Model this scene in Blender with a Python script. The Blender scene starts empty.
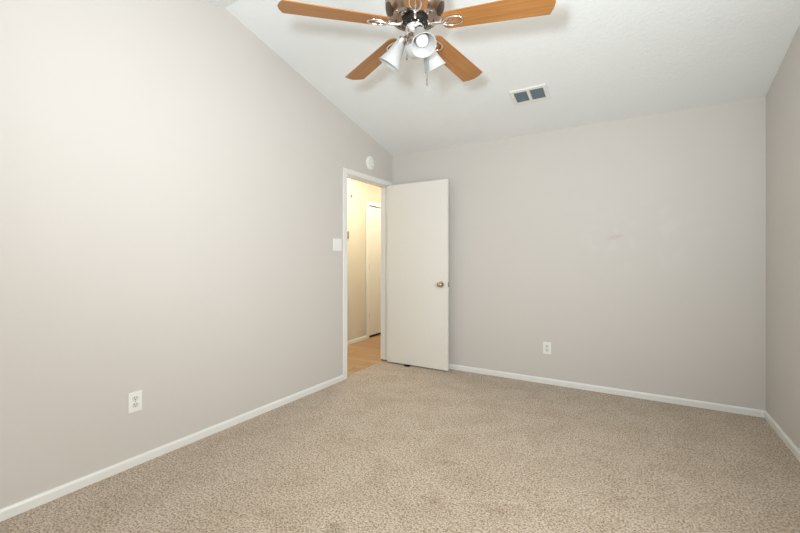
import bpy, bmesh, math
from mathutils import Vector, Matrix

S = bpy.context.scene
COL = S.collection
PI = math.pi

# ------------------------------------------------------------------ camera
YAW = 0.5415
cam_d = bpy.data.cameras.new('camera')
cam_d.sensor_width = 36.0
cam_d.lens = 392.96 * 36.0 / 800.0
cam_d.shift_y = -(266.5 - 259.56) / 800.0
cam_d.clip_start = 0.02
cam = bpy.data.objects.new('camera', cam_d)
cam.location = (0.0, 0.0, 1.1987)
cam.rotation_euler = (PI / 2, 0, YAW)
COL.objects.link(cam)
S.camera = cam

# ------------------------------------------------------------------ world, exposure
w = bpy.data.worlds.new('world')
S.world = w
w.use_nodes = True
wn = w.node_tree.nodes
wn['Background'].inputs[0].default_value = (0.75, 0.86, 1.0, 1)
wn['Background'].inputs[1].default_value = 1.0
S.view_settings.view_transform = 'Standard'
S.view_settings.look = 'None'
S.view_settings.gamma = 1.0
S.view_settings.exposure = 0.0
S.view_settings.use_curve_mapping = False


# ------------------------------------------------------------------ lights
def lamp(name, kind, loc, power, color, target=None, size=0.1, size_y=None, spread=None):
    d = bpy.data.lights.new(name, kind)
    d.energy = power
    d.color = color
    if kind == 'AREA':
        d.shape = 'RECTANGLE' if size_y else 'DISK'
        d.size = size
        if size_y:
            d.size_y = size_y
        if spread:
            d.spread = spread
    else:
        d.shadow_soft_size = size
    o = bpy.data.objects.new(name, d)
    o.location = loc
    if target is not None:
        o.rotation_euler = (Vector(target) - Vector(loc)).to_track_quat('-Z', 'Y').to_euler()
    COL.objects.link(o)
    return o


# photographer's flash beside the camera
fl = lamp('flash_light', 'SPOT', (-0.19, -0.03, 1.47), 190.0, (0.84, 0.93, 1.0), target=(-1.0, 2.3, 2.95), size=0.075)
fl.data.spot_size = math.radians(150)
fl.data.spot_blend = 0.9
# daylight in the window behind the camera
lamp('window_daylight', 'AREA', (0.835, 0.85, 1.45), 49.0, (0.985, 0.985, 0.975), target=(-2.0, 0.85, 1.45), size=1.3, size_y=1.2)
# warm lamp in the hall
lamp('hall_lamp_and_fill', 'POINT', (-2.90, 4.02, 2.25), 29.0, (1.0, 0.88, 0.70), size=0.12)
lamp('hall_lamp_and_fill', 'POINT', (-2.95, 5.90, 2.10), 17.0, (1.0, 0.88, 0.70), size=0.12)  # second lamp, unseen, added to even out the hall light

FAN_W, FAN_C = 3.0, (1.0, 0.90, 0.78)      # each bulb of the ceiling fan's light kit

# ------------------------------------------------------------------ dimensions
XL, XR, YB, YF = -2.5035, 0.842, 3.986, -0.49
YR, ZR, HB = 1.748, 2.984, 2.44
SL = (ZR - HB) / (YB - YR)
XH = -3.505            # far wall of the hall
WT = 0.11              # wall thickness
DY0, DY1, DH = 3.108, 3.918, 2.072   # door opening in the left wall


def ceil_z(y):
    return HB + SL * (YB - y) if y > YR else ZR - SL * (YR - y)


# ------------------------------------------------------------------ materials
def new_mat(name):
    m = bpy.data.materials.new(name)
    m.use_nodes = True
    nt = m.node_tree
    return m, nt, nt.nodes['Principled BSDF']


def N(nt, kind, **kw):
    n = nt.nodes.new(kind)
    for k, v in kw.items():
        setattr(n, k, v)
    return n


def srgb(r, g, b):
    def f(c):
        c /= 255.0
        return c / 12.92 if c <= 0.04045 else ((c + 0.055) / 1.055) ** 2.4
    return (f(r), f(g), f(b), 1.0)


def noise_bump(nt, bsdf, scale, strength, dist, detail=3, coord='Object'):
    tc = N(nt, 'ShaderNodeTexCoord')
    no = N(nt, 'ShaderNodeTexNoise')
    no.inputs['Scale'].default_value = scale
    no.inputs['Detail'].default_value = detail
    bu = N(nt, 'ShaderNodeBump')
    bu.inputs['Strength'].default_value = strength
    bu.inputs['Distance'].default_value = dist
    nt.links.new(tc.outputs[coord], no.inputs['Vector'])
    nt.links.new(no.outputs['Fac'], bu.inputs['Height'])
    nt.links.new(bu.outputs['Normal'], bsdf.inputs['Normal'])
    return tc, no, bu


def vary(nt, bsdf, col, col2, scale, tc=None, stretch=None, detail=3):
    tc = tc or N(nt, 'ShaderNodeTexCoord')
    no = N(nt, 'ShaderNodeTexNoise')
    no.inputs['Scale'].default_value = scale
    no.inputs['Detail'].default_value = detail
    src = tc.outputs['Object']
    if stretch:
        mp = N(nt, 'ShaderNodeMapping')
        mp.inputs['Scale'].default_value = stretch
        nt.links.new(src, mp.inputs['Vector'])
        src = mp.outputs['Vector']
    mx = N(nt, 'ShaderNodeMix', data_type='RGBA')
    mx.inputs['A'].default_value = col
    mx.inputs['B'].default_value = col2
    nt.links.new(src, no.inputs['Vector'])
    nt.links.new(no.outputs['Fac'], mx.inputs['Factor'])
    nt.links.new(mx.outputs['Result'], bsdf.inputs['Base Color'])
    return mx


def plain(name, col, rough=0.5, metal=0.0, var=0.04, vscale=6.0, bump=0.0, bscale=200.0, stretch=None, spec=None):
    m, nt, b = new_mat(name)
    b.inputs['Roughness'].default_value = rough
    b.inputs['Metallic'].default_value = metal
    if spec is not None:
        b.inputs['Specular IOR Level'].default_value = spec
    c2 = tuple(max(0, c * (1 - var)) for c in col[:3]) + (1,)
    vary(nt, b, col, c2, vscale, stretch=stretch)
    if bump:
        noise_bump(nt, b, bscale, bump, 0.001)
    return m


WALLC = srgb(209, 204, 198)


def wall_material(name, scuff=False):
    m, nt, b = new_mat(name)
    b.inputs['Roughness'].default_value = 0.55
    b.inputs['Specular IOR Level'].default_value = 0.3
    mx = vary(nt, b, WALLC, tuple(c * 0.975 for c in WALLC[:3]) + (1,), 2.5)
    noise_bump(nt, b, 38.0, 0.25, 0.002, 4)
    if scuff:
        # patched plaster: paler smears round a small tan scuff
        tc = N(nt, 'ShaderNodeTexCoord')
        no = N(nt, 'ShaderNodeTexNoise')
        no.inputs['Scale'].default_value = 7.0
        no.inputs['Detail'].default_value = 4.0
        ra = N(nt, 'ShaderNodeValToRGB')
        ra.color_ramp.elements[0].position = 0.52
        ra.color_ramp.elements[1].position = 0.62
        mp = N(nt, 'ShaderNodeMapping')
        mp.vector_type = 'TEXTURE'
        mp.inputs['Location'].default_value = (0.02, YB, 1.42)
        mp.inputs['Scale'].default_value = (0.62, 1.0, 0.42)
        le = N(nt, 'ShaderNodeVectorMath', operation='LENGTH')
        mr = N(nt, 'ShaderNodeMapRange')
        mr.inputs['From Min'].default_value = 1.0
        mr.inputs['From Max'].default_value = 0.3
        mu = N(nt, 'ShaderNodeMath', operation='MULTIPLY')
        m2 = N(nt, 'ShaderNodeMath', operation='MULTIPLY')
        m2.inputs[1].default_value = 0.16
        L = nt.links.new
        L(tc.outputs['Object'], no.inputs['Vector'])
        L(no.outputs['Fac'], ra.inputs['Fac'])
        L(tc.outputs['Object'], mp.inputs['Vector'])
        L(mp.outputs['Vector'], le.inputs[0])
        L(le.outputs['Value'], mr.inputs['Value'])
        L(ra.outputs['Color'], mu.inputs[0])
        L(mr.outputs['Result'], mu.inputs[1])
        L(mu.outputs['Value'], m2.inputs[0])
        mxa = N(nt, 'ShaderNodeMix', data_type='RGBA')
        mxa.inputs['B'].default_value = srgb(224, 222, 218)
        L(m2.outputs['Value'], mxa.inputs['Factor'])
        L(mx.outputs['Result'], mxa.inputs['A'])
        mp2 = N(nt, 'ShaderNodeMapping')
        mp2.vector_type = 'TEXTURE'
        mp2.inputs['Location'].default_value = (-0.163, YB, 1.40)
        mp2.inputs['Rotation'].default_value = (0, math.radians(-14), 0)
        mp2.inputs['Scale'].default_value = (0.085, 1.0, 0.024)
        le2 = N(nt, 'ShaderNodeVectorMath', operation='LENGTH')
        mr2 = N(nt, 'ShaderNodeMapRange')
        mr2.inputs['From Min'].default_value = 1.0
        mr2.inputs['From Max'].default_value = 0.4
        mr2.inputs['To Max'].default_value = 0.6
        L(tc.outputs['Object'], mp2.inputs['Vector'])
        L(mp2.outputs['Vector'], le2.inputs[0])
        L(le2.outputs['Value'], mr2.inputs['Value'])
        mxb = N(nt, 'ShaderNodeMix', data_type='RGBA')
        mxb.inputs['B'].default_value = srgb(198, 186, 172)
        L(mr2.outputs['Result'], mxb.inputs['Factor'])
        L(mxa.outputs['Result'], mxb.inputs['A'])
        L(mxb.outputs['Result'], b.inputs['Base Color'])
    return m


def ceiling_material():
    m, nt, b = new_mat('ceiling_knockdown')
    b.inputs['Roughness'].default_value = 0.8
    b.inputs['Base Color'].default_value = srgb(238, 241, 240)
    tc, no, bu = noise_bump(nt, b, 42.0, 0.55, 0.004, 5)
    return m


def carpet_material():
    m, nt, b = new_mat('carpet')
    L = nt.links.new
    b.inputs['Roughness'].default_value = 1.0
    b.inputs['Specular IOR Level'].default_value = 0.05
    b.inputs['Sheen Weight'].default_value = 0.15
    tc = N(nt, 'ShaderNodeTexCoord')
    # tuft speckle
    n1 = N(nt, 'ShaderNodeTexNoise')
    n1.inputs['Scale'].default_value = 105.0
    n1.inputs['Detail'].default_value = 5.0
    n1.inputs['Roughness'].default_value = 0.8
    r1 = N(nt, 'ShaderNodeValToRGB')
    e = r1.color_ramp.elements
    e[0].position = 0.39
    e[0].color = srgb(88, 76, 63)
    e[1].position = 0.61
    e[1].color = srgb(224, 209, 191)
    e2 = e.new(0.48)
    e2.color = srgb(186, 171, 153)
    # traffic wear and vacuum patches
    n2 = N(nt, 'ShaderNodeTexNoise')
    n2.inputs['Scale'].default_value = 4.5
    n2.inputs['Detail'].default_value = 5.0
    n2.inputs['Distortion'].default_value = 0.6
    r2 = N(nt, 'ShaderNodeValToRGB')
    f = r2.color_ramp.elements
    f[0].position = 0.36
    f[0].color = (0.90, 0.875, 0.84, 1)
    f[1].position = 0.60
    f[1].color = (1, 1, 1, 1)
    mu = N(nt, 'ShaderNodeMix', data_type='RGBA', blend_type='MULTIPLY')
    mu.inputs['Factor'].default_value = 1.0
    L(tc.outputs['Object'], n1.inputs['Vector'])
    L(tc.outputs['Object'], n2.inputs['Vector'])
    L(n1.outputs['Fac'], r1.inputs['Fac'])
    L(n2.outputs['Fac'], r2.inputs['Fac'])
    L(r1.outputs['Color'], mu.inputs['A'])
    L(r2.outputs['Color'], mu.inputs['B'])
    # sparse dark flecks between clumps of pile
    n3 = N(nt, 'ShaderNodeTexNoise')
    n3.inputs['Scale'].default_value = 34.0
    n3.inputs['Detail'].default_value = 4.0
    n3.inputs['Roughness'].default_value = 0.75
    r3 = N(nt, 'ShaderNodeValToRGB')
    h = r3.color_ramp.elements
    h[0].position = 0.36
    h[0].color = (0.80, 0.77, 0.73, 1)
    h[1].position = 0.52
    h[1].color = (1, 1, 1, 1)
    m3 = N(nt, 'ShaderNodeMix', data_type='RGBA', blend_type='MULTIPLY')
    m3.inputs['Factor'].default_value = 1.0
    L(tc.outputs['Object'], n3.inputs['Vector'])
    L(n3.outputs['Fac'], r3.inputs['Fac'])
    L(mu.outputs['Result'], m3.inputs['A'])
    L(r3.outputs['Color'], m3.inputs['B'])
    out = m3.outputs['Result']
    # separate small stains
    ndist = N(nt, 'ShaderNodeTexNoise')
    ndist.inputs['Scale'].default_value = 14.0
    L(tc.outputs['Object'], ndist.inputs['Vector'])
    sub = N(nt, 'ShaderNodeVectorMath', operation='SUBTRACT')
    sub.inputs[1].default_value = (0.5, 0.5, 0.5)
    L(ndist.outputs['Color'], sub.inputs[0])
    sc = N(nt, 'ShaderNodeVectorMath', operation='SCALE')
    sc.inputs['Scale'].default_value = 0.14
    L(sub.outputs['Vector'], sc.inputs[0])
    ad = N(nt, 'ShaderNodeVectorMath', operation='ADD')
    L(tc.outputs['Object'], ad.inputs[0])
    L(sc.outputs['Vector'], ad.inputs[1])
    for (sx, sy, ra, rb, k) in STAINS:
        mp = N(nt, 'ShaderNodeMapping')
        mp.vector_type = 'TEXTURE'
        mp.inputs['Location'].default_value = (sx, sy, 0)
        mp.inputs['Rotation'].default_value = (0, 0, YAW)
        mp.inputs['Scale'].default_value = (ra, rb, 1.0)
        le = N(nt, 'ShaderNodeVectorMath', operation='LENGTH')
        mr = N(nt, 'ShaderNodeMapRange')
        mr.inputs['From Min'].default_value = 1.0
        mr.inputs['From Max'].default_value = 0.1
        mr.inputs['To Max'].default_value = k
        mx = N(nt, 'ShaderNodeMix', data_type='RGBA', blend_type='MULTIPLY')
        mx.inputs['B'].default_value = (0.36, 0.29, 0.20, 1)
        L(ad.outputs['Vector'], mp.inputs['Vector'])
        L(mp.outputs['Vector'], le.inputs[0])
        L(le.outputs['Value'], mr.inputs['Value'])
        L(mr.outputs['Result'], mx.inputs['Factor'])
        L(out, mx.inputs['A'])
        out = mx.outputs['Result']
    L(out, b.inputs['Base Color'])
    bu = N(nt, 'ShaderNodeBump')
    bu.inputs['Strength'].default_value = 0.6
    bu.inputs['Distance'].default_value = 0.003
    L(n1.outputs['Fac'], bu.inputs['Height'])
    L(bu.outputs['Normal'], b.inputs['Normal'])
    return m


def laminate_material():
    m, nt, b = new_mat('laminate_planks')
    L = nt.links.new
    b.inputs['Roughness'].default_value = 0.35
    tc = N(nt, 'ShaderNodeTexCoord')
    br = N(nt, 'ShaderNodeTexBrick')
    br.inputs['Scale'].default_value = 1.0
    br.inputs['Brick Width'].default_value = 0.9
    br.inputs['Row Height'].default_value = 0.125
    br.inputs['Mortar Size'].default_value = 0.0015
    br.inputs['Mortar'].default_value = srgb(120, 84, 48)
    br.inputs['Color1'].default_value = srgb(200, 166, 122)
    br.inputs['Color2'].default_value = srgb(178, 142, 100)
    mp = N(nt, 'ShaderNodeMapping')
    mp.inputs['Scale'].default_value = (3.0, 40.0, 1.0)
    no = N(nt, 'ShaderNodeTexNoise')
    no.inputs['Scale'].default_value = 1.0
    no.inputs['Detail'].default_value = 4
    ra = N(nt, 'ShaderNodeValToRGB')
    ra.color_ramp.elements[0].color = (0.72, 0.66, 0.6, 1)
    ra.color_ramp.elements[1].color = (1, 1, 1, 1)
    mu = N(nt, 'ShaderNodeMix', data_type='RGBA', blend_type='MULTIPLY')
    mu.inputs['Factor'].default_value = 0.8
    L(tc.outputs['Object'], br.inputs['Vector'])
    L(tc.outputs['Object'], mp.inputs['Vector'])
    L(mp.outputs['Vector'], no.inputs['Vector'])
    L(no.outputs['Fac'], ra.inputs['Fac'])
    L(br.outputs['Color'], mu.inputs['A'])
    L(ra.outputs['Color'], mu.inputs['B'])
    L(mu.outputs['Result'], b.inputs['Base Color'])
    return m


def wood_material():
    m, nt, b = new_mat('oak_veneer')
    L = nt.links.new
    b.inputs['Roughness'].default_value = 0.42
    tc = N(nt, 'ShaderNodeTexCoord')
    mp = N(nt, 'ShaderNodeMapping')
    mp.inputs['Scale'].default_value = (3.0, 60.0, 8.0)
    no = N(nt, 'ShaderNodeTexNoise')
    no.inputs['Scale'].default_value = 1.0
    no.inputs['Detail'].default_value = 5
    no.inputs['Distortion'].default_value = 0.4
    ra = N(nt, 'ShaderNodeValToRGB')
    ra.color_ramp.elements[0].position = 0.3
    ra.color_ramp.elements[0].color = srgb(152, 99, 48)
    ra.color_ramp.elements[1].position = 0.7
    ra.color_ramp.elements[1].color = srgb(172, 122, 68)
    L(tc.outputs['Object'], mp.inputs['Vector'])
    L(mp.outputs['Vector'], no.inputs['Vector'])
    L(no.outputs['Fac'], ra.inputs['Fac'])
    L(ra.outputs['Color'], b.inputs['Base Color'])
    return m


def glass_shade_material():
    m, nt, b = new_mat('frosted_glass')
    b.inputs['Base Color'].default_value = srgb(205, 206, 203)
    b.inputs['Roughness'].default_value = 0.35
    b.inputs['Transmission Weight'].default_value = 0.25
    b.inputs['Subsurface Weight'].default_value = 0.3
    b.inputs['Subsurface Radius'].default_value = (0.02, 0.02, 0.02)
    return m


def glow_material(name, col, e):
    m, nt, b = new_mat(name)
    b.inputs['Base Color'].default_value = col
    b.inputs['Roughness'].default_value = 0.3
    b.inputs['Emission Color'].default_value = col
    b.inputs['Emission Strength'].default_value = e
    return m


STAINS = [  # x, y, half sizes across and along the view, strength (filled from the photograph)
    (-0.953, 2.145, 0.075, 0.05, 0.30),
    (-0.871, 1.763, 0.055, 0.045, 0.35),
    (-0.053, 2.269, 0.06, 0.045, 0.25),
    (-0.567, 1.853, 0.08, 0.04, 0.30),
    (-1.155, 1.358, 0.05, 0.04, 0.35),
    (-1.75, 2.85, 0.16, 0.06, 0.20),
    (-1.95, 3.45, 0.12, 0.09, 0.25),
    (-0.42, 1.32, 0.07, 0.05, 0.25),
]

M = {}
M['wall'] = wall_material('greige_wall_paint')
M['wall_back'] = wall_material('greige_wall_paint_patched', True)
M['ceiling'] = ceiling_material()
M['carpet'] = carpet_material()
M['laminate'] = laminate_material()
M['trim'] = plain('white_trim_paint', srgb(234, 234, 230), 0.35, var=0.03)
M['door'] = plain('white_door_paint', srgb(233, 230, 222), 0.45, var=0.03, vscale=3.0, bump=0.1, bscale=30)
M['halldoor'] = plain('white_hall_door_paint', srgb(233, 230, 222), 0.45, var=0.02)
M['hallwall'] = plain('hall_wall_paint', srgb(214, 207, 190), 0.6, var=0.03, bump=0.2, bscale=40)
M['plastic'] = plain('white_plastic', srgb(238, 238, 234), 0.3, var=0.01)
M['socket'] = plain('socket_plastic', srgb(222, 221, 216), 0.35, var=0.01)
M['slot'] = plain('dark_slot', srgb(50, 46, 42), 0.6, var=0.1)
M['nickel'] = plain('brushed_nickel', (0.44, 0.36, 0.30, 1), 0.27, 1.0, 0.12, 30.0)
M['chrome'] = plain('polished_nickel', (0.82, 0.79, 0.76, 1), 0.16, 1.0, 0.05, 20.0)
M['black'] = plain('black_metal', srgb(24, 22, 20), 0.4, var=0.2)
M['rubber'] = plain('black_rubber', srgb(22, 21, 20), 0.7, var=0.2)
M['brass'] = plain('aged_brass', (0.60, 0.50, 0.36, 1), 0.22, 1.0, 0.1, 40.0)
M['wood'] = wood_material()
M['glass'] = glass_shade_material()
M['bulb'] = glow_material('frosted_bulb', (0.84, 0.84, 0.84, 1), 0.03)
M['filter'] = plain('grey_air_filter', srgb(122, 136, 140), 0.8, var=0.25, vscale=60.0)
M['bronze'] = plain('dark_bronze', (0.12, 0.085, 0.06, 1), 0.4, 0.8, 0.2, 40.0)
M['chain'] = plain('chain_steel', (0.35, 0.34, 0.33, 1), 0.4, 0.9, 0.2, 80.0)
M['vents'] = plain('grey_vent_slot', srgb(172, 170, 166), 0.6, var=0.05)
M['slat'] = plain('grey_grille_metal', srgb(160, 172, 174), 0.4, var=0.05)
M['cord'] = plain('cotton_cord', srgb(120, 116, 108), 0.8, var=0.1)
M['paneglass'] = glass_shade_material()
M['paneglass'].name = 'window_glass'
M['dark'] = plain('painted_gap_shade', srgb(40, 32, 24), 0.9, var=0.1)
M['tan'] = plain('beige_plastic', srgb(128, 108, 76), 0.4, var=0.05)
M['brownwood'] = plain('raw_wood', srgb(140, 98, 62), 0.7, var=0.3, vscale=30)


# ------------------------------------------------------------------ mesh helpers
def box(bm, x0, x1, y0, y1, z0, z1):
    v = [bm.verts.new(p) for p in ((x0, y0, z0), (x1, y0, z0), (x1, y1, z0), (x0, y1, z0),
                                   (x0, y0, z1), (x1, y0, z1), (x1, y1, z1), (x0, y1, z1))]
    for f in ((3, 2, 1, 0), (4, 5, 6, 7), (0, 1, 5, 4), (1, 2, 6, 5), (2, 3, 7, 6), (3, 0, 4, 7)):
        bm.faces.new([v[i] for i in f])
    return v


def prism(bm, pts, fn, a, b):
    """polygon pts (2-D) swept from a to b; fn(u, v, t) -> xyz"""
    A = [bm.verts.new(fn(u, v, a)) for u, v in pts]
    B = [bm.verts.new(fn(u, v, b)) for u, v in pts]
    n = len(pts)
    bm.faces.new(A[::-1])
    bm.faces.new(B)
    for i in range(n):
        j = (i + 1) % n
        bm.faces.new((A[i], A[j], B[j], B[i]))


def lathe(bm, prof, seg=40, mat=None, cap=True):
    mat = mat or Matrix.Identity(4)
    rings = []
    for r, z in prof:
        rings.append([bm.verts.new(mat @ Vector((r * math.cos(2 * PI * k / seg), r * math.sin(2 * PI * k / seg), z)))
                      for k in range(seg)])
    for a, b in zip(rings, rings[1:]):
        for k in range(seg):
            j = (k + 1) % seg
            bm.faces.new((a[k], a[j], b[j], b[k]))
    if cap:
        bm.faces.new(rings[0][::-1])
        bm.faces.new(rings[-1])


def tube(bm, pts, r, seg=10, closed=False):
    pts = [Vector(p) for p in pts]
    n = len(pts)
    rings = []
    up = None
    for i, p in enumerate(pts):
        if closed:
            t = (pts[(i + 1) % n] - pts[i - 1]).normalized()
        else:
            t = (pts[min(i + 1, n - 1)] - pts[max(i - 1, 0)]).normalized()
        if up is None:
            up = t.orthogonal().normalized()
        up = (up - t * up.dot(t)).normalized()
        s = t.cross(up)
        rr = r[i] if isinstance(r, (list, tuple)) else r
        rings.append([bm.verts.new(p + (up * math.cos(2 * PI * k / seg) + s * math.sin(2 * PI * k / seg)) * rr)
                      for k in range(seg)])
    m = n if closed else n - 1
    for i in range(m):
        a, b = rings[i], rings[(i + 1) % n]
        for k in range(seg):
            j = (k + 1) % seg
            bm.faces.new((a[k], a[j], b[j], b[k]))
    if not closed:
        bm.faces.new(rings[0][::-1])
        bm.faces.new(rings[-1])


def build(name, bm, mat, parent=None, smooth=False, bevel=0.0, world=True):
    bmesh.ops.recalc_face_normals(bm, faces=bm.faces)
    me = bpy.data.meshes.new(name)
    bm.to_mesh(me)
    bm.free()
    me.materials.append(mat)
    o = bpy.data.objects.new(name, me)
    COL.objects.link(o)
    if parent is not None:
        o.parent = parent
    if smooth:
        for p in me.polygons:
            p.use_smooth = True
        try:
            me.set_sharp_from_angle(angle=math.radians(38))
        except Exception:
            pass
    if bevel:
        md = o.modifiers.new('bevel', 'BEVEL')
        md.width = bevel
        md.segments = 3
        md.limit_method = 'ANGLE'
    return o


def bb(name, dims, mat, parent=None, bevel=0.0):
    bm = bmesh.new()
    box(bm, *dims)
    return build(name, bm, mat, parent, bevel=bevel)


def empty(name, loc, rot=(0, 0, 0)):
    o = bpy.data.objects.new(name, None)
    o.empty_display_size = 0.05
    o.location = loc
    o.rotation_euler = rot
    COL.objects.link(o)
    return o


def tag(o, label, cat, kind=None, group=None):
    o['label'] = label
    o['category'] = cat
    if kind:
        o['kind'] = kind
    if group:
        o['group'] = group
    return o


# ------------------------------------------------------------------ room shell
def YZ(u, v, t):
    return (t, u, v)


def XZ(u, v, t):
    return (u, t, v)


FRONT = YF
zb, zf = HB, ceil_z(FRONT)

bm = bmesh.new()
box(bm, XL - 0.06, XR + WT, FRONT - WT, YB + WT, -0.10, 0.0)
tag(build('floor', bm, M['carpet']), 'beige speckled cut pile carpet covering the bedroom floor', 'floor', 'structure')

bm = bmesh.new()
box(bm, XH - WT, XL - 0.0605, 2.2, 6.6, -0.10, -0.006)
tag(build('floor_hall', bm, M['laminate']), 'honey coloured wood plank floor of the hall beyond the doorway', 'floor', 'structure')

# left wall (gable) with the doorway
bm = bmesh.new()
prism(bm, [(FRONT - WT, 0), (DY0, 0), (DY0, ceil_z(DY0)), (YR, ZR), (FRONT - WT, ceil_z(FRONT - WT))], YZ, XL - WT, XL)
prism(bm, [(DY0, DH), (DY1, DH), (DY1, ceil_z(DY1)), (DY0, ceil_z(DY0))], YZ, XL - WT, XL)
prism(bm, [(DY1, 0), (YB, 0), (YB, ceil_z(YB)), (DY1, ceil_z(DY1))], YZ, XL - WT, XL)
tag(build('wall_left', bm, M['wall']), 'greige painted gable wall on the left with the doorway in it', 'wall', 'structure')

bm = bmesh.new()
box(bm, XL - WT, XR + WT, YB, YB + WT, 0, HB + 0.02)
tag(build('wall_back', bm, M['wall_back']), 'greige painted back wall with a scuff and patched plaster', 'wall', 'structure')

WY0, WY1, WZ0, WZ1 = 0.10, 1.60, 0.80, 2.10
bm = bmesh.new()
prism(bm, [(FRONT - WT, 0), (WY0, 0), (WY0, ceil_z(WY0)), (FRONT - WT, ceil_z(FRONT - WT))], YZ, XR, XR + WT)
prism(bm, [(WY0, 0), (WY1, 0), (WY1, WZ0), (WY0, WZ0)], YZ, XR, XR + WT)
prism(bm, [(WY0, WZ1), (WY1, WZ1), (WY1, ceil_z(WY1)), (WY0, ceil_z(WY0))], YZ, XR, XR + WT)
prism(bm, [(WY1, 0), (YB, 0), (YB, HB), (YR, ZR), (WY1, ceil_z(WY1))], YZ, XR, XR + WT)
tag(build('wall_right', bm, M['wall']), 'shaded greige painted wall at the right edge', 'wall', 'structure')

bm = bmesh.new()
box(bm, XL, XR, FRONT - WT, FRONT, 0, zf)
tag(build('wall_front', bm, M['wall']), 'greige wall behind the camera', 'wall', 'structure')

t = tag(empty('window_1', (XR + 0.075, (WY0 + WY1) / 2, WZ0)), 'white framed sliding window in the right wall beside the camera', 'window', 'structure')
bm = bmesh.new()
w2 = (WY1 - WY0) / 2
hh = WZ1 - WZ0
box(bm, -0.02, 0.02, -w2, -w2 + 0.04, 0, hh)
box(bm, -0.02, 0.02, w2 - 0.04, w2, 0, hh)
box(bm, -0.02, 0.02, -w2 + 0.04, w2 - 0.04, 0, 0.04)
box(bm, -0.02, 0.02, -w2 + 0.04, w2 - 0.04, hh - 0.04, hh)
box(bm, -0.02, 0.02, -0.02, 0.02, 0.04, hh - 0.04)
build('window_frame', bm, M['trim'], t)
for a, b in ((-w2 + 0.04, -0.02), (0.02, w2 - 0.04)):
    bm = bmesh.new()
    box(bm, -0.003, 0.003, a, b, 0.04, hh - 0.04)
    build('window_pane', bm, M['paneglass'], t)

# vaulted ceiling
TH = 0.10
bm = bmesh.new()
x0, x1 = XL - WT, XR + WT
yf = FRONT - WT
ye = YB + WT
prism(bm, [(ye, ceil_z(ye)), (YR, ZR), (yf, ceil_z(yf)), (yf, ceil_z(yf) + TH), (YR, ZR + TH), (ye, ceil_z(ye) + TH)], YZ, x0, x1)
tag(build('ceiling', bm, M['ceiling']), 'white textured vaulted ceiling with a ridge across the room', 'ceiling', 'structure')


# baseboards
BH, BT = 0.053, 0.013
prof = [(0, 0), (BT, 0), (BT, BH - 0.012), (BT * 0.55, BH), (0, BH)]
bm = bmesh.new()
prism(bm, prof, lambda u, v, t: (XL + u, t, v), FRONT, DY0 - 0.055)
tag(build('baseboard_left', bm, M['trim']), 'white baseboard along the left wall up to the doorway', 'baseboard', 'structure')
bm = bmesh.new()
prism(bm, prof, lambda u, v, t: (t, YB - u, v), XL, XR)
tag(build('baseboard_back', bm, M['trim']), 'white baseboard along the back wall', 'baseboard', 'structure')
bm = bmesh.new()
prism(bm, prof, lambda u, v, t: (XR - u, t, v), FRONT, YB - BT)
tag(build('baseboard_right', bm, M['trim']), 'white baseboard along the right wall', 'baseboard', 'structure')
bm = bmesh.new()
prism(bm, prof, lambda u, v, t: (t, FRONT + u, v), XL + BT, XR - BT)
tag(build('baseboard_front', bm, M['trim']), 'white baseboard under the window wall', 'baseboard', 'structure')

# ------------------------------------------------------------------ doorway trim
t = tag(empty('trim_1', (XL, DY0, 0)), 'white casing and jambs around the open bedroom doorway', 'door frame', 'structure')


def rel(t, dims):
    x, y, z = t.location
    return (dims[0] - x, dims[1] - x, dims[2] - y, dims[3] - y, dims[4] - z, dims[5] - z)


CW, CT = 0.055, 0.015
jx0, jx1 = XL - WT - 0.002, XL + 0.002
bb('casing_side', rel(t, (XL, XL + CT, DY0 - CW, DY0 + 0.006, 0, DH - 0.006)), M['trim'], t, 0.004)
bb('casing_side', rel(t, (XL, XL + CT, DY1 - 0.006, DY1 + 0.050, 0, DH - 0.006)), M['trim'], t, 0.004)
bb('casing_head', rel(t, (XL, XL + CT, DY0 - CW, DY1 + 0.050, DH - 0.006, DH + 0.042)), M['trim'], t, 0.004)
bb('jamb_side', rel(t, (jx0, jx1, DY0, DY0 + 0.012, 0.0, DH - 0.012)), M['trim'], t)
bb('jamb_side', rel(t, (jx0, jx1, DY1 - 0.016, DY1, 0.012, DH - 0.012)), M['trim'], t)
bb('jamb_foot', rel(t, (jx0 + 0.004, jx1 - 0.004, DY1 - 0.016, DY1, 0.0, 0.012)), M['brownwood'], t)
bb('jamb_head', rel(t, (jx0, jx1, DY0, DY1, DH - 0.012, DH)), M['trim'], t)
bm = bmesh.new()
sx0, sx1 = XL - 0.075, XL - 0.040
for d in ((sx0, sx1, DY0 + 0.012, DY0 + 0.019, 0.0, DH - 0.012), (sx0, sx1, DY1 - 0.024, DY1 - 0.016, 0.012, DH - 0.012),
          (sx0, sx1, DY0 + 0.019, DY1 - 0.024, DH - 0.019, DH - 0.012)):
    box(bm, *rel(t, d))
build('stop_strip', bm, M['trim'], t)

# ------------------------------------------------------------------ bedroom door, opened square to the wall
DTH = 0.035
DX0 = XL + 0.019
DW = 0.765
DYF = 3.876 - DTH      # face towards the room (camera side)
d1 = tag(empty('door_1', (DX0, DYF, 0.0)), 'open white flush bedroom door standing in front of the back wall', 'door', 'structure')
bb('door_leaf', (0, DW, 0, DTH, 0.014, 2.057), M['door'], d1, 0.002)
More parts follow.
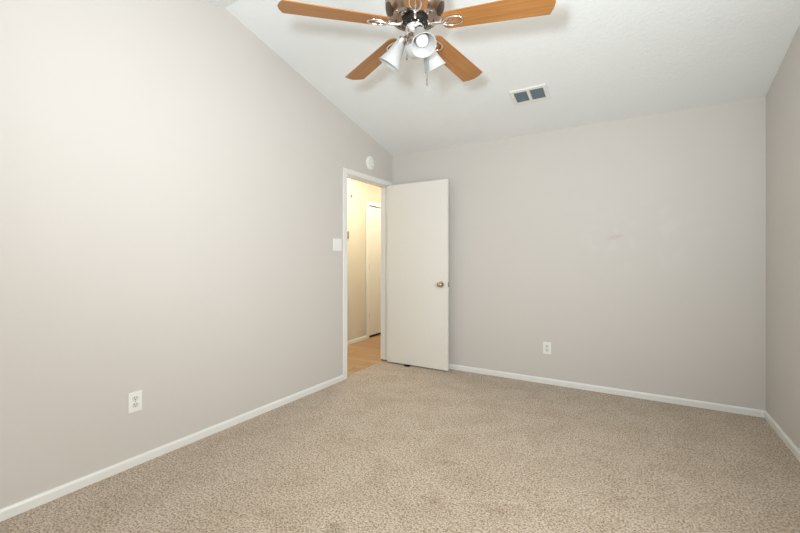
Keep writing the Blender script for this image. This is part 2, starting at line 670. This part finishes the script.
# knob, rose, spindle
for side in (-1, 1):
    k = bmesh.new()
    yb0 = 0 if side < 0 else DTH
    mt = Matrix.Translation((DW - 0.074, yb0, 0.932)) @ Matrix.Rotation(PI / 2 if side < 0 else -PI / 2, 4, 'X')
    lathe(k, [(0.0325, 0), (0.033, 0.003), (0.030, 0.007), (0.016, 0.010)], 32, mt)
    rose = build('knob_rose', k, M['brass'], d1, True)
    k = bmesh.new()
    lathe(k, [(0.012, 0.009), (0.011, 0.026), (0.018, 0.034), (0.0255, 0.043), (0.0275, 0.052), (0.025, 0.060), (0.018, 0.0655), (0.008, 0.067)], 32, mt)
    build('door_knob', k, M['brass'], d1, True)
lp = bb('latch_plate', (DW - 0.0005, DW + 0.0015, 0.005, DTH - 0.005, 0.904, 0.960), M['brass'], d1)
lb = bmesh.new()
prism(lb, [(DW + 0.001, 0.010), (DW + 0.011, 0.010), (DW + 0.004, 0.024), (DW + 0.001, 0.024)], lambda u, v, t: (u, v, t), 0.922, 0.942)
build('latch_bolt', lb, M['brass'], lp)
for hz in (0.20, 1.02, 1.84):
    k = bmesh.new()
    lathe(k, [(0.0055, hz - 0.044), (0.0055, hz + 0.044)], 14, Matrix.Translation((-0.0085, 0.004, 0)))
    lathe(k, [(0.004, hz + 0.044), (0.0065, hz + 0.047), (0.003, hz + 0.052)], 14, Matrix.Translation((-0.0085, 0.004, 0)))
    box(k, -0.007, 0.0, 0.003, 0.030, hz - 0.044, hz + 0.044)
    build('hinge', k, M['trim'], d1, True)

# black rubber stop on the carpet under the door
sp = tag(empty('door_stop', (-2.2055, DYF + 0.004, 0.0)), 'small black rubber wedge on the carpet under the open white door', 'door stop')
bm = bmesh.new()
prism(bm, [(-0.040, 0.0), (0.022, 0.0), (0.022, 0.004), (-0.034, 0.022), (-0.040, 0.022)], lambda u, v, t: (t, u, v), -0.028, 0.028)
# lower the part that slides below the leaf
build('wedge', bm, M['rubber'], sp, bevel=0.002)
bm = bmesh.new()
for i in range(4):
    box(bm, -0.026, 0.026, -0.0425, -0.0398, 0.004 + i * 0.0045, 0.0062 + i * 0.0045)
build('grip_rib', bm, M['rubber'], sp)

# ------------------------------------------------------------------ hall
HYE = 6.6
bm = bmesh.new()
HD0, HD1, HDH = 4.895, 5.66, 2.03
for d in ((XH - WT, XH, 2.2, HD0, 0, HB), (XH - WT, XH, HD1, HYE, 0, HB), (XH - WT, XH, HD0, HD1, HDH, HB)):
    box(bm, *d)
tag(build('wall_hall_far', bm, M['hallwall']), 'warm lit hall wall seen through the doorway', 'wall', 'structure')
bm = bmesh.new()
box(bm, XH, XL - WT, HYE, HYE + WT, 0, HB)
tag(build('wall_hall_end', bm, M['hallwall']), 'end wall of the hall beyond the hall door', 'wall', 'structure')
bm = bmesh.new()
box(bm, XH, XL - WT, 2.2 - WT, 2.2, 0, HB)
tag(build('wall_hall_near', bm, M['hallwall']), 'near end wall of the hall behind the gable wall', 'wall', 'structure')
bm = bmesh.new()
box(bm, XL - WT, XL, YB + WT, HYE + WT, 0, HB)
tag(build('wall_hall_side', bm, M['hallwall']), 'hall wall continuing past the bedroom corner', 'wall', 'structure')
bm = bmesh.new()
box(bm, XH - WT, XL - WT, 2.2 - WT, HYE + WT, HB, HB + 0.1)
tag(build('ceiling_hall', bm, M['ceiling']), 'white ceiling of the hall', 'ceiling', 'structure')
bm = bmesh.new()
prism(bm, prof, lambda u, v, t: (XH + u, t, v - 0.006), 2.2, HD0 - 0.062)
tag(build('baseboard_hall', bm, M['trim']), 'white baseboard under the hall wall', 'baseboard', 'structure')
t = tag(empty('trim_2', (XH, HD0, 0)), 'white casing around the closed hall door', 'door frame', 'structure')
bb('casing_side', rel(t, (XH, XH + 0.014, HD0 - 0.062, HD0 + 0.004, -0.006, HDH)), M['trim'], t, 0.003)
bb('casing_side', rel(t, (XH, XH + 0.014, HD1 - 0.004, HD1 + 0.060, -0.006, HDH)), M['trim'], t, 0.003)
bb('casing_head', rel(t, (XH, XH + 0.014, HD0 - 0.062, HD1 + 0.060, HDH, HDH + 0.058)), M['trim'], t, 0.003)
bb('gap_shade_sheet', rel(t, (XH - WT, XH - 0.045, HD0, HD1, -0.006, HDH)), M['dark'], t)  # dark sheet added behind the leaf, its colour stands in for gap shade
d2 = tag(empty('door_2', (XH - 0.005, HD0 + 0.004, 0)), 'closed white hall door seen through the bedroom doorway', 'door', 'structure')
bb('door_leaf', (-0.035, 0.0, 0.0, HD1 - HD0 - 0.008, 0.030, HDH - 0.012), M['halldoor'], d2, 0.002)
for hz in (0.33, 1.08, 1.83):
    k = bmesh.new()
    lathe(k, [(0.006, hz - 0.05), (0.006, hz + 0.05)], 12, Matrix.Translation((0.006, 0.008, 0)))
    box(k, -0.001, 0.002, 0.006, 0.026, hz - 0.045, hz + 0.045)
    build('hinge', k, M['tan'], d2, True)

c = tag(empty('pull_cord', (-3.05, 3.895, HB)), 'thin hanging pull cord with a small knob in the bright hall', 'pull cord')
bm = bmesh.new()
tube(bm, [(0, 0, 0), (0.001, 0, -0.2), (0, 0, -0.43)], 0.003, 8)
build('cord', bm, M['cord'], c, True)
bm = bmesh.new()
lathe(bm, [(0.003, -0.425), (0.009, -0.433), (0.013, -0.447), (0.012, -0.458), (0.006, -0.466)], 18)
build('knob', bm, M['tan'], c, True)

c = tag(empty('thermostat', (XH, 4.352, 1.545)), 'small beige thermostat on the hall wall at the doorway edge', 'thermostat')
bb('base_plate', (0.0, 0.008, -0.042, 0.042, -0.06, 0.06), M['plastic'], c, 0.003)
bb('cover', (0.008, 0.028, -0.036, 0.036, -0.052, 0.052), M['tan'], c, 0.005)
c = tag(empty('door_chime', (XH, 4.352, 2.155)), 'tiny beige box high on the hall wall above the thermostat', 'wall box')
bb('chime_cover', (0.0, 0.03, -0.026, 0.026, -0.018, 0.018), M['plastic'], c, 0.005)
c = None

# ------------------------------------------------------------------ ceiling vent on the far slope
n_up = Vector((0, 1, -SL)).normalized()      # down-slope direction (towards the back wall)
vc = Vector((-0.7665, 3.391, ceil_z(3.391)))
v = tag(empty('ceiling_vent', vc, (-math.atan(SL), 0, 0)), 'white two panel air return vent with grey grilles on the sloped ceiling', 'vent')
VW, VD = 0.150, 0.098
g = [(-0.119, -0.0145), (0.0105, 0.118)]
gy0, gy1 = -0.071, 0.069
bm = bmesh.new()
zt, zb_ = 0.0, -0.012
box(bm, -VW, g[0][0], -VD, VD, zb_, zt)
box(bm, g[1][1], VW, -VD, VD, zb_, zt)
box(bm, g[0][0], g[1][1], -VD, gy0, zb_, zt)
box(bm, g[0][0], g[1][1], gy1, VD, zb_, zt)
box(bm, g[0][1], g[1][0], gy0, gy1, zb_, zt)
build('vent_frame', bm, M['trim'], v, bevel=0.002)
for a, b in g:
    gp = bb('grille', (a, b, gy0, gy1, -0.003, 0.0), M['filter'], v)
    bm = bmesh.new()
    n = 11
    for i in range(n):
        y = gy0 + (i + 0.5) * (gy1 - gy0) / n
        prism(bm, [(y - 0.004, -0.0105), (y - 0.003, -0.0115), (y + 0.0035, -0.004), (y + 0.0025, -0.003)], YZ, a, b)
    build('slats', bm, M['slat'], gp)
for sx in (-0.134, 0.134):
    bm = bmesh.new()
    lathe(bm, [(0.004, -0.0135), (0.0045, -0.012)], 12, Matrix.Translation((sx, 0, 0)))
    build('screw', bm, M['chrome'], v)

# ------------------------------------------------------------------ smoke detector over the doorway
sd = tag(empty('smoke_detector', (XL, 3.524, 2.258), (0, PI / 2, 0)), 'round white smoke detector high on the left wall above the doorway', 'smoke detector')
bm = bmesh.new()
lathe(bm, [(0.074, 0), (0.074, 0.008), (0.070, 0.011)], 40)
build('base_ring', bm, M['plastic'], sd, True)
bm = bmesh.new()
lathe(bm, [(0.066, 0.010), (0.0655, 0.016), (0.050, 0.022), (0.030, 0.025), (0.012, 0.0255)], 40)
build('cover', bm, M['plastic'], sd, True)
bm = bmesh.new()
for k in range(16):
    a = 2 * PI * k / 16
    mt = Matrix.Rotation(a, 4, 'Z') @ Matrix.Translation((0.044, 0, 0.0232)) @ Matrix.Rotation(math.radians(9), 4, 'Y')
    vs = box(bm, -0.006, 0.006, -0.002, 0.002, -0.0015, 0.0008)
    for q in vs:
        q.co = mt @ q.co
build('vent_slots', bm, M['vents'], sd)
bm = bmesh.new()
lathe(bm, [(0.010, 0.025), (0.010, 0.0275), (0.007, 0.0285)], 20, Matrix.Translation((0.0, 0.012, 0)))
build('test_button', bm, M['socket'], sd, True)

# ------------------------------------------------------------------ switch plate
sw = tag(empty('light_switch', (XL, 2.972, 1.344)), 'white two gang light switch plate beside the doorway casing', 'light switch')
bb('plate', (0, 0.006, -0.064, 0.062, -0.060, 0.060), M['plastic'], sw, 0.003)
for y in (-0.023, 0.023):
    r = bmesh.new()
    prism(r, [(0.005, -0.033), (0.0075, -0.033), (0.0064, 0.0), (0.007, 0.033), (0.005, 0.033)],
          lambda u, v_, t, y=y: (u, y + t, v_), -0.0165, 0.0165)
    build('rocker', r, M['plastic'], sw)
for y in (-0.023, 0.023):
    for z in (-0.048, 0.048):
        bm = bmesh.new()
        lathe(bm, [(0.003, 0.0055), (0.003, 0.0068)], 10, Matrix.Translation((0, y, z)) @ Matrix.Rotation(PI / 2, 4, 'Y'))
        build('screw', bm, M['chrome'], sw)


# ------------------------------------------------------------------ outlets (local: x across, z up, facing -y)
def outlet(loc, rotz, label):
    o = tag(empty('electrical_outlet', loc, (0, 0, rotz)), label, 'outlet')
    bb('plate', (-0.0365, 0.0365, -0.006, 0, -0.0585, 0.0585), M['plastic'], o, 0.003)
    for z in (-0.0195, 0.0195):
        b_ = bmesh.new()
        pts = []
        for k in range(24):
            a = 2 * PI * k / 24
            pts.append((0.0172 * math.cos(a), max(-0.0135, min(0.0135, 0.0172 * math.sin(a)))))
        prism(b_, pts, lambda u, v_, t, z=z: (u, t, z + v_), -0.0085, -0.005)
        s = build('socket', b_, M['socket'], o)
        b_ = bmesh.new()
        box(b_, -0.0075, -0.0050, -0.0090, -0.0080, z - 0.001, z + 0.009)
        box(b_, 0.0050, 0.0075, -0.0090, -0.0080, z + 0.000, z + 0.008)
        lathe(b_, [(0.0028, 0.0080), (0.0028, 0.0090)], 12, Matrix.Translation((0, 0, z - 0.0075)) @ Matrix.Rotation(PI / 2, 4, 'X'))
        build('slots', b_, M['slot'], s)
    b_ = bmesh.new()
    lathe(b_, [(0.003, 0.0055), (0.003, 0.0068)], 10, Matrix.Rotation(PI / 2, 4, 'X'))
    build('screw', b_, M['chrome'], o)
    return o


outlet((XL, 1.166, 0.372), PI / 2, 'white wall outlet low on the left wall above the baseboard')
outlet((-0.739, YB, 0.344), 0, 'small white wall outlet on the back wall right of the open door')

# ------------------------------------------------------------------ ceiling fan
FX, FY = -0.953, 1.7293
ZB = 2.3506
fan = tag(empty('ceiling_fan', (FX, FY, 0.0)), 'nickel ceiling fan with five oak blades and frosted bell shades', 'ceiling fan')
bm = bmesh.new()
lathe(bm, [(0.020, 2.885), (0.045, 2.890), (0.062, 2.915), (0.068, 2.945), (0.068, 2.974)], 40)
build('canopy', bm, M['nickel'], fan, True)
bm = bmesh.new()
lathe(bm, [(0.0135, 2.66), (0.0135, 2.89)], 20)
build('downrod', bm, M['nickel'], fan, True)
bm = bmesh.new()
HP = [(0.060, 2.400), (0.090, 2.401), (0.108, 2.404), (0.125, 2.412), (0.138, 2.426), (0.146, 2.446), (0.1495, 2.470), (0.150, 2.490),
      (0.1485, 2.494), (0.1485, 2.502), (0.150, 2.506), (0.148, 2.545), (0.138, 2.580), (0.115, 2.610), (0.080, 2.630),
      (0.045, 2.642), (0.028, 2.660), (0.020, 2.672)]
lathe(bm, HP, 64)
housing = build('motor_housing', bm, M['nickel'], fan, True)


def disc_on(bm, r, z, az, tilt, ra, rb, th=0.0016):
    """small oval plate standing proud of the housing at radius r, azimuth az"""
    mt = Matrix.Rotation(az, 4, 'Z') @ Matrix.Translation((r, 0, z)) @ Matrix.Rotation(tilt, 4, 'Y')
    pts = [(ra * math.cos(2 * PI * k / 20), rb * math.sin(2 * PI * k / 20)) for k in range(20)]
    prism(bm, pts, lambda u, v_, t: mt @ Vector((u, v_, t)), -th, th)


AZ0 = 3.9768


def hp_at(t):
    i = min(int(t), len(HP) - 2)
    f = t - i
    return HP[i][0] * (1 - f) + HP[i + 1][0] * f, HP[i][1] * (1 - f) + HP[i + 1][1] * f


def bowl_patch(bm, az, t0, t1, haz, lift=0.0012):
    """an oval opening that follows the bowl of the motor housing"""
    n, m = 10, 8
    grid = []
    for i in range(n + 1):
        u = -1 + 2 * i / n
        wd = haz * math.sqrt(max(0.02, 1 - u * u))
        r, z = hp_at(t0 + (t1 - t0) * (u + 1) / 2)
        row = []
        for j in range(m + 1):
            a = az + wd * (-1 + 2 * j / m)
            row.append(bm.verts.new(((r + lift) * math.cos(a), (r + lift) * math.sin(a), z - lift * 0.6)))
        grid.append(row)
    for i in range(n):
        for j in range(m):
            bm.faces.new((grid[i][j], grid[i][j + 1], grid[i + 1][j + 1], grid[i + 1][j]))


for k in range(5):
    a = AZ0 + k * 2 * PI / 5
    bm = bmesh.new()
    bowl_patch(bm, a, 2.3, 5.6, 0.27)
    so = build('cooling_slot', bm, M['bronze'], housing, True)
    for da in (-0.24, 0.24):
        bm = bmesh.new()
        disc_on(bm, 0.094, 2.4012, a + PI / 5 + da, 0, 0.0045, 0.0065)
        build('cooling_hole', bm, M['slot'], housing)
    bm = bmesh.new()
    disc_on(bm, 0.082, 2.4005, a + PI / 5, 0, 0.005, 0.005, 0.003)
    build('stud', bm, M['chrome'], housing)

bm = bmesh.new()
lathe(bm, [(0.040, 2.371), (0.060, 2.372), (0.066, 2.377), (0.067, 2.390), (0.064, 2.3995)], 48)
fly = build('flywheel', bm, M['black'], fan, True)
for k in range(10):
    a = AZ0 + (k + 0.5) * PI / 5
    bm = bmesh.new()
    disc_on(bm, 0.0545, 2.3712, a, 0, 0.0032, 0.0032, 0.0012)
    build('screw', bm, M['chrome'], fly)
bm = bmesh.new()
lathe(bm, [(0.030, 2.316), (0.044, 2.318), (0.047, 2.324), (0.047, 2.368), (0.042, 2.3715)], 48)
build('switch_housing', bm, M['chrome'], fan, True)
bm = bmesh.new()
lathe(bm, [(0.014, 2.262), (0.024, 2.266), (0.034, 2.280), (0.036, 2.298), (0.030, 2.310), (0.030, 2.317)], 40)
build('light_fitter', bm, M['nickel'], fan, True)
bm = bmesh.new()
lathe(bm, [(0.004, 2.214), (0.024, 2.217), (0.042, 2.230), (0.049, 2.248), (0.046, 2.262), (0.024, 2.270)], 40)
build('bottom_glass', bm, M['glass'], fan, True)

BW, PITCH, RT, BUL = 0.1365, math.radians(-10.13), 0.66, 0.023
DROOP = math.radians(2.0)


def blade_outline():
    r0, r1 = 0.140, RT
    w0, w1 = 0.0545, BW / 2
    pts = []
    # root, rounded
    c = 0.032
    for k in range(7):
        a = PI + (PI / 2) * k / 6
        pts.append((r0 + c + c * math.cos(a), -(w0 - c) + c * math.sin(a)))
    pts.append((RT - BUL, -w1))
    pts.append((RT - 0.0065, -0.032))
    pts.append((RT, 0.0))
    pts.append((RT - 0.0065, 0.032))
    pts.append((RT - BUL, w1))
    for k in range(7):
        a = PI / 2 + (PI / 2) * k / 6
        pts.append((r0 + c + c * math.cos(a), (w0 - c) + c * math.sin(a)))
    return pts


for k in range(5):
    a = AZ0 - k * 2 * PI / 5
    e = Matrix.Rotation(PITCH, 4, 'X')
    bm = bmesh.new()
    prism(bm, blade_outline(), lambda u, v_, t: Vector((u, v_, t)), -0.0025, 0.0025)
    bl = build('blade', bm, M['wood'], fan, bevel=0.0015)
    bl.location = (0, 0, ZB + RT * math.sin(DROOP))
    # blade local +X is its length; pitch about its own length, then turn
    bl.rotation_mode = 'QUATERNION'
    bl.rotation_quaternion = (Matrix.Rotation(a, 4, 'Z') @ Matrix.Rotation(DROOP, 4, 'Y') @ Matrix.Rotation(PITCH, 4, 'X')).to_quaternion()
    # iron: neck from the flywheel, then an open oval loop under the blade
    inv = (Matrix.Rotation(PITCH, 4, 'X')).inverted()
    bm = bmesh.new()
    neck = [(0.062, 0, 0.014), (0.070, 0, 0.005), (0.080, 0, -0.003), (0.110, 0, -0.0065), (0.140, 0, -0.0085)]
    nk = [inv @ Vector(p) for p in neck[:3]] + [Vector(neck[3]) * 1.0, Vector(neck[4])]
    # resample smoothly
    sm = []
    for i in range(len(nk) - 1):
        p0 = nk[max(i - 1, 0)]
        p1, p2 = nk[i], nk[i + 1]
        p3 = nk[min(i + 2, len(nk) - 1)]
        for s in range(5):
            tt = s / 5
            sm.append(0.5 * ((2 * p1) + (-p0 + p2) * tt + (2 * p0 - 5 * p1 + 4 * p2 - p3) * tt ** 2 + (-p0 + 3 * p1 - 3 * p2 + p3) * tt ** 3))
    sm.append(nk[-1])
    tube(bm, sm, 0.0078, 12)
    iron = build('blade_iron', bm, M['chrome'], bl, True)
    bm = bmesh.new()
    loop = []
    for s in range(36):
        q = 2 * PI * s / 36
        loop.append((0.191 + 0.051 * math.cos(q), 0.027 * math.sin(q) * (1 + 0.15 * math.cos(q)), -0.0085))
    tube(bm, loop, 0.0048, 10, closed=True)
    tube(bm, [(0.136, 0, -0.007), (0.18, 0.003, -0.0065), (0.205, 0.0, -0.006)], 0.0035, 8)
    build('iron_loop', bm, M['chrome'], iron, True)
    for u in (0.150, 0.176, 0.202):
        bm = bmesh.new()
        lathe(bm, [(0.003, -0.0105), (0.0055, -0.0085), (0.006, -0.0026)], 14, Matrix.Translation((u, 0, 0)))
        build('screw', bm, M['chrome'], iron, True)

# lamps: arm, cup, bell shade, bulb
for az_cam in (-75.0, 159.0, 38.0):
    a = math.radians(az_cam) + YAW
    rot = Matrix.Rotation(a, 4, 'Z')
    hub, rim = Vector((0.062, 0, 2.318)), Vector((0.141, 0, 2.200))
    ax = (rim - hub).normalized()
    L_ = (rim - hub).length
    fr = rot @ Matrix.Translation(hub) @ ax.to_track_quat('Z', 'Y').to_matrix().to_4x4()
    bm = bmesh.new()
    tube(bm, [rot @ Vector(p) for p in ((0.026, 0, 2.300), (0.040, 0, 2.312), (0.054, 0, 2.322), (0.064, 0, 2.320), (0.071, 0, 2.305))], 0.0075, 12)
    arm = build('lamp_arm', bm, M['nickel'], fan, True)
    bm = bmesh.new()
    lathe(bm, [(0.008, -0.006), (0.020, -0.003), (0.026, 0.008), (0.0275, 0.026)], 32, fr)
    build('lamp_cup', bm, M['chrome'], arm, True)
    # bell shade with real wall thickness
    outp = [(0.0245, 0.014), (0.0265, 0.026), (0.031, 0.045), (0.036, 0.070), (0.042, 0.095), (0.050, 0.118), (0.0560, 0.134), (0.0605, L_)]
    inn = [(r - 0.0028, z + 0.0005) for r, z in outp[::-1]]
    bm = bmesh.new()
    prf = outp + inn
    lathe(bm, prf, 48, fr, cap=False)
    sh = build('lamp_shade', bm, M['glass'], fan, True)
    bm = bmesh.new()
    lathe(bm, [(0.012, 0.022), (0.013, 0.045), (0.018, 0.060), (0.0265, 0.078), (0.030, 0.094), (0.0285, 0.108), (0.021, 0.120), (0.009, 0.126), (0.001, 0.127)], 32, fr)
    build('bulb', bm, M['bulb'], sh, True)
    ld = bpy.data.lights.new('fan_bulb_light', 'SPOT')
    ld.energy = FAN_W
    ld.color = FAN_C
    ld.spot_size = math.radians(150)
    ld.spot_blend = 0.6
    ld.shadow_soft_size = 0.028
    lo = bpy.data.objects.new('fan_bulb_light', ld)
    lo.matrix_world = Matrix.Translation((FX, FY, 0)) @ fr @ Matrix.Translation((0, 0, 0.165)) @ Matrix.Rotation(PI, 4, 'X')
    COL.objects.link(lo)

cr, sr = math.cos(YAW), math.sin(YAW)


def camoff(dx, dz):
    """offset from the fan axis measured to the right / away as the camera looks"""
    return Vector((dx * cr - dz * sr, dx * sr + dz * cr, 0))


for (dx, dz, z1, fob) in ((0.060, -0.02, 2.062, 0.036), (-0.040, 0.0, 2.20, 0.012)):
    o = camoff(dx, dz)
    i0 = camoff(dx * 0.7, dz * 0.7)
    bm = bmesh.new()
    tube(bm, [(i0.x, i0.y, 2.338), (o.x, o.y, 2.332), (o.x, o.y, 2.31), (o.x, o.y, z1 + fob)], 0.0019, 8)
    ch = build('pull_chain', bm, M['chain'], fan, True)
    bm = bmesh.new()
    lathe(bm, [(0.0018, z1 + fob), (0.0036, z1 + fob * 0.85), (0.0042, z1 + fob * 0.2), (0.0025, z1)], 14, Matrix.Translation((o.x, o.y, 0)))
    build('chain_fob', bm, M['nickel'], ch, True)
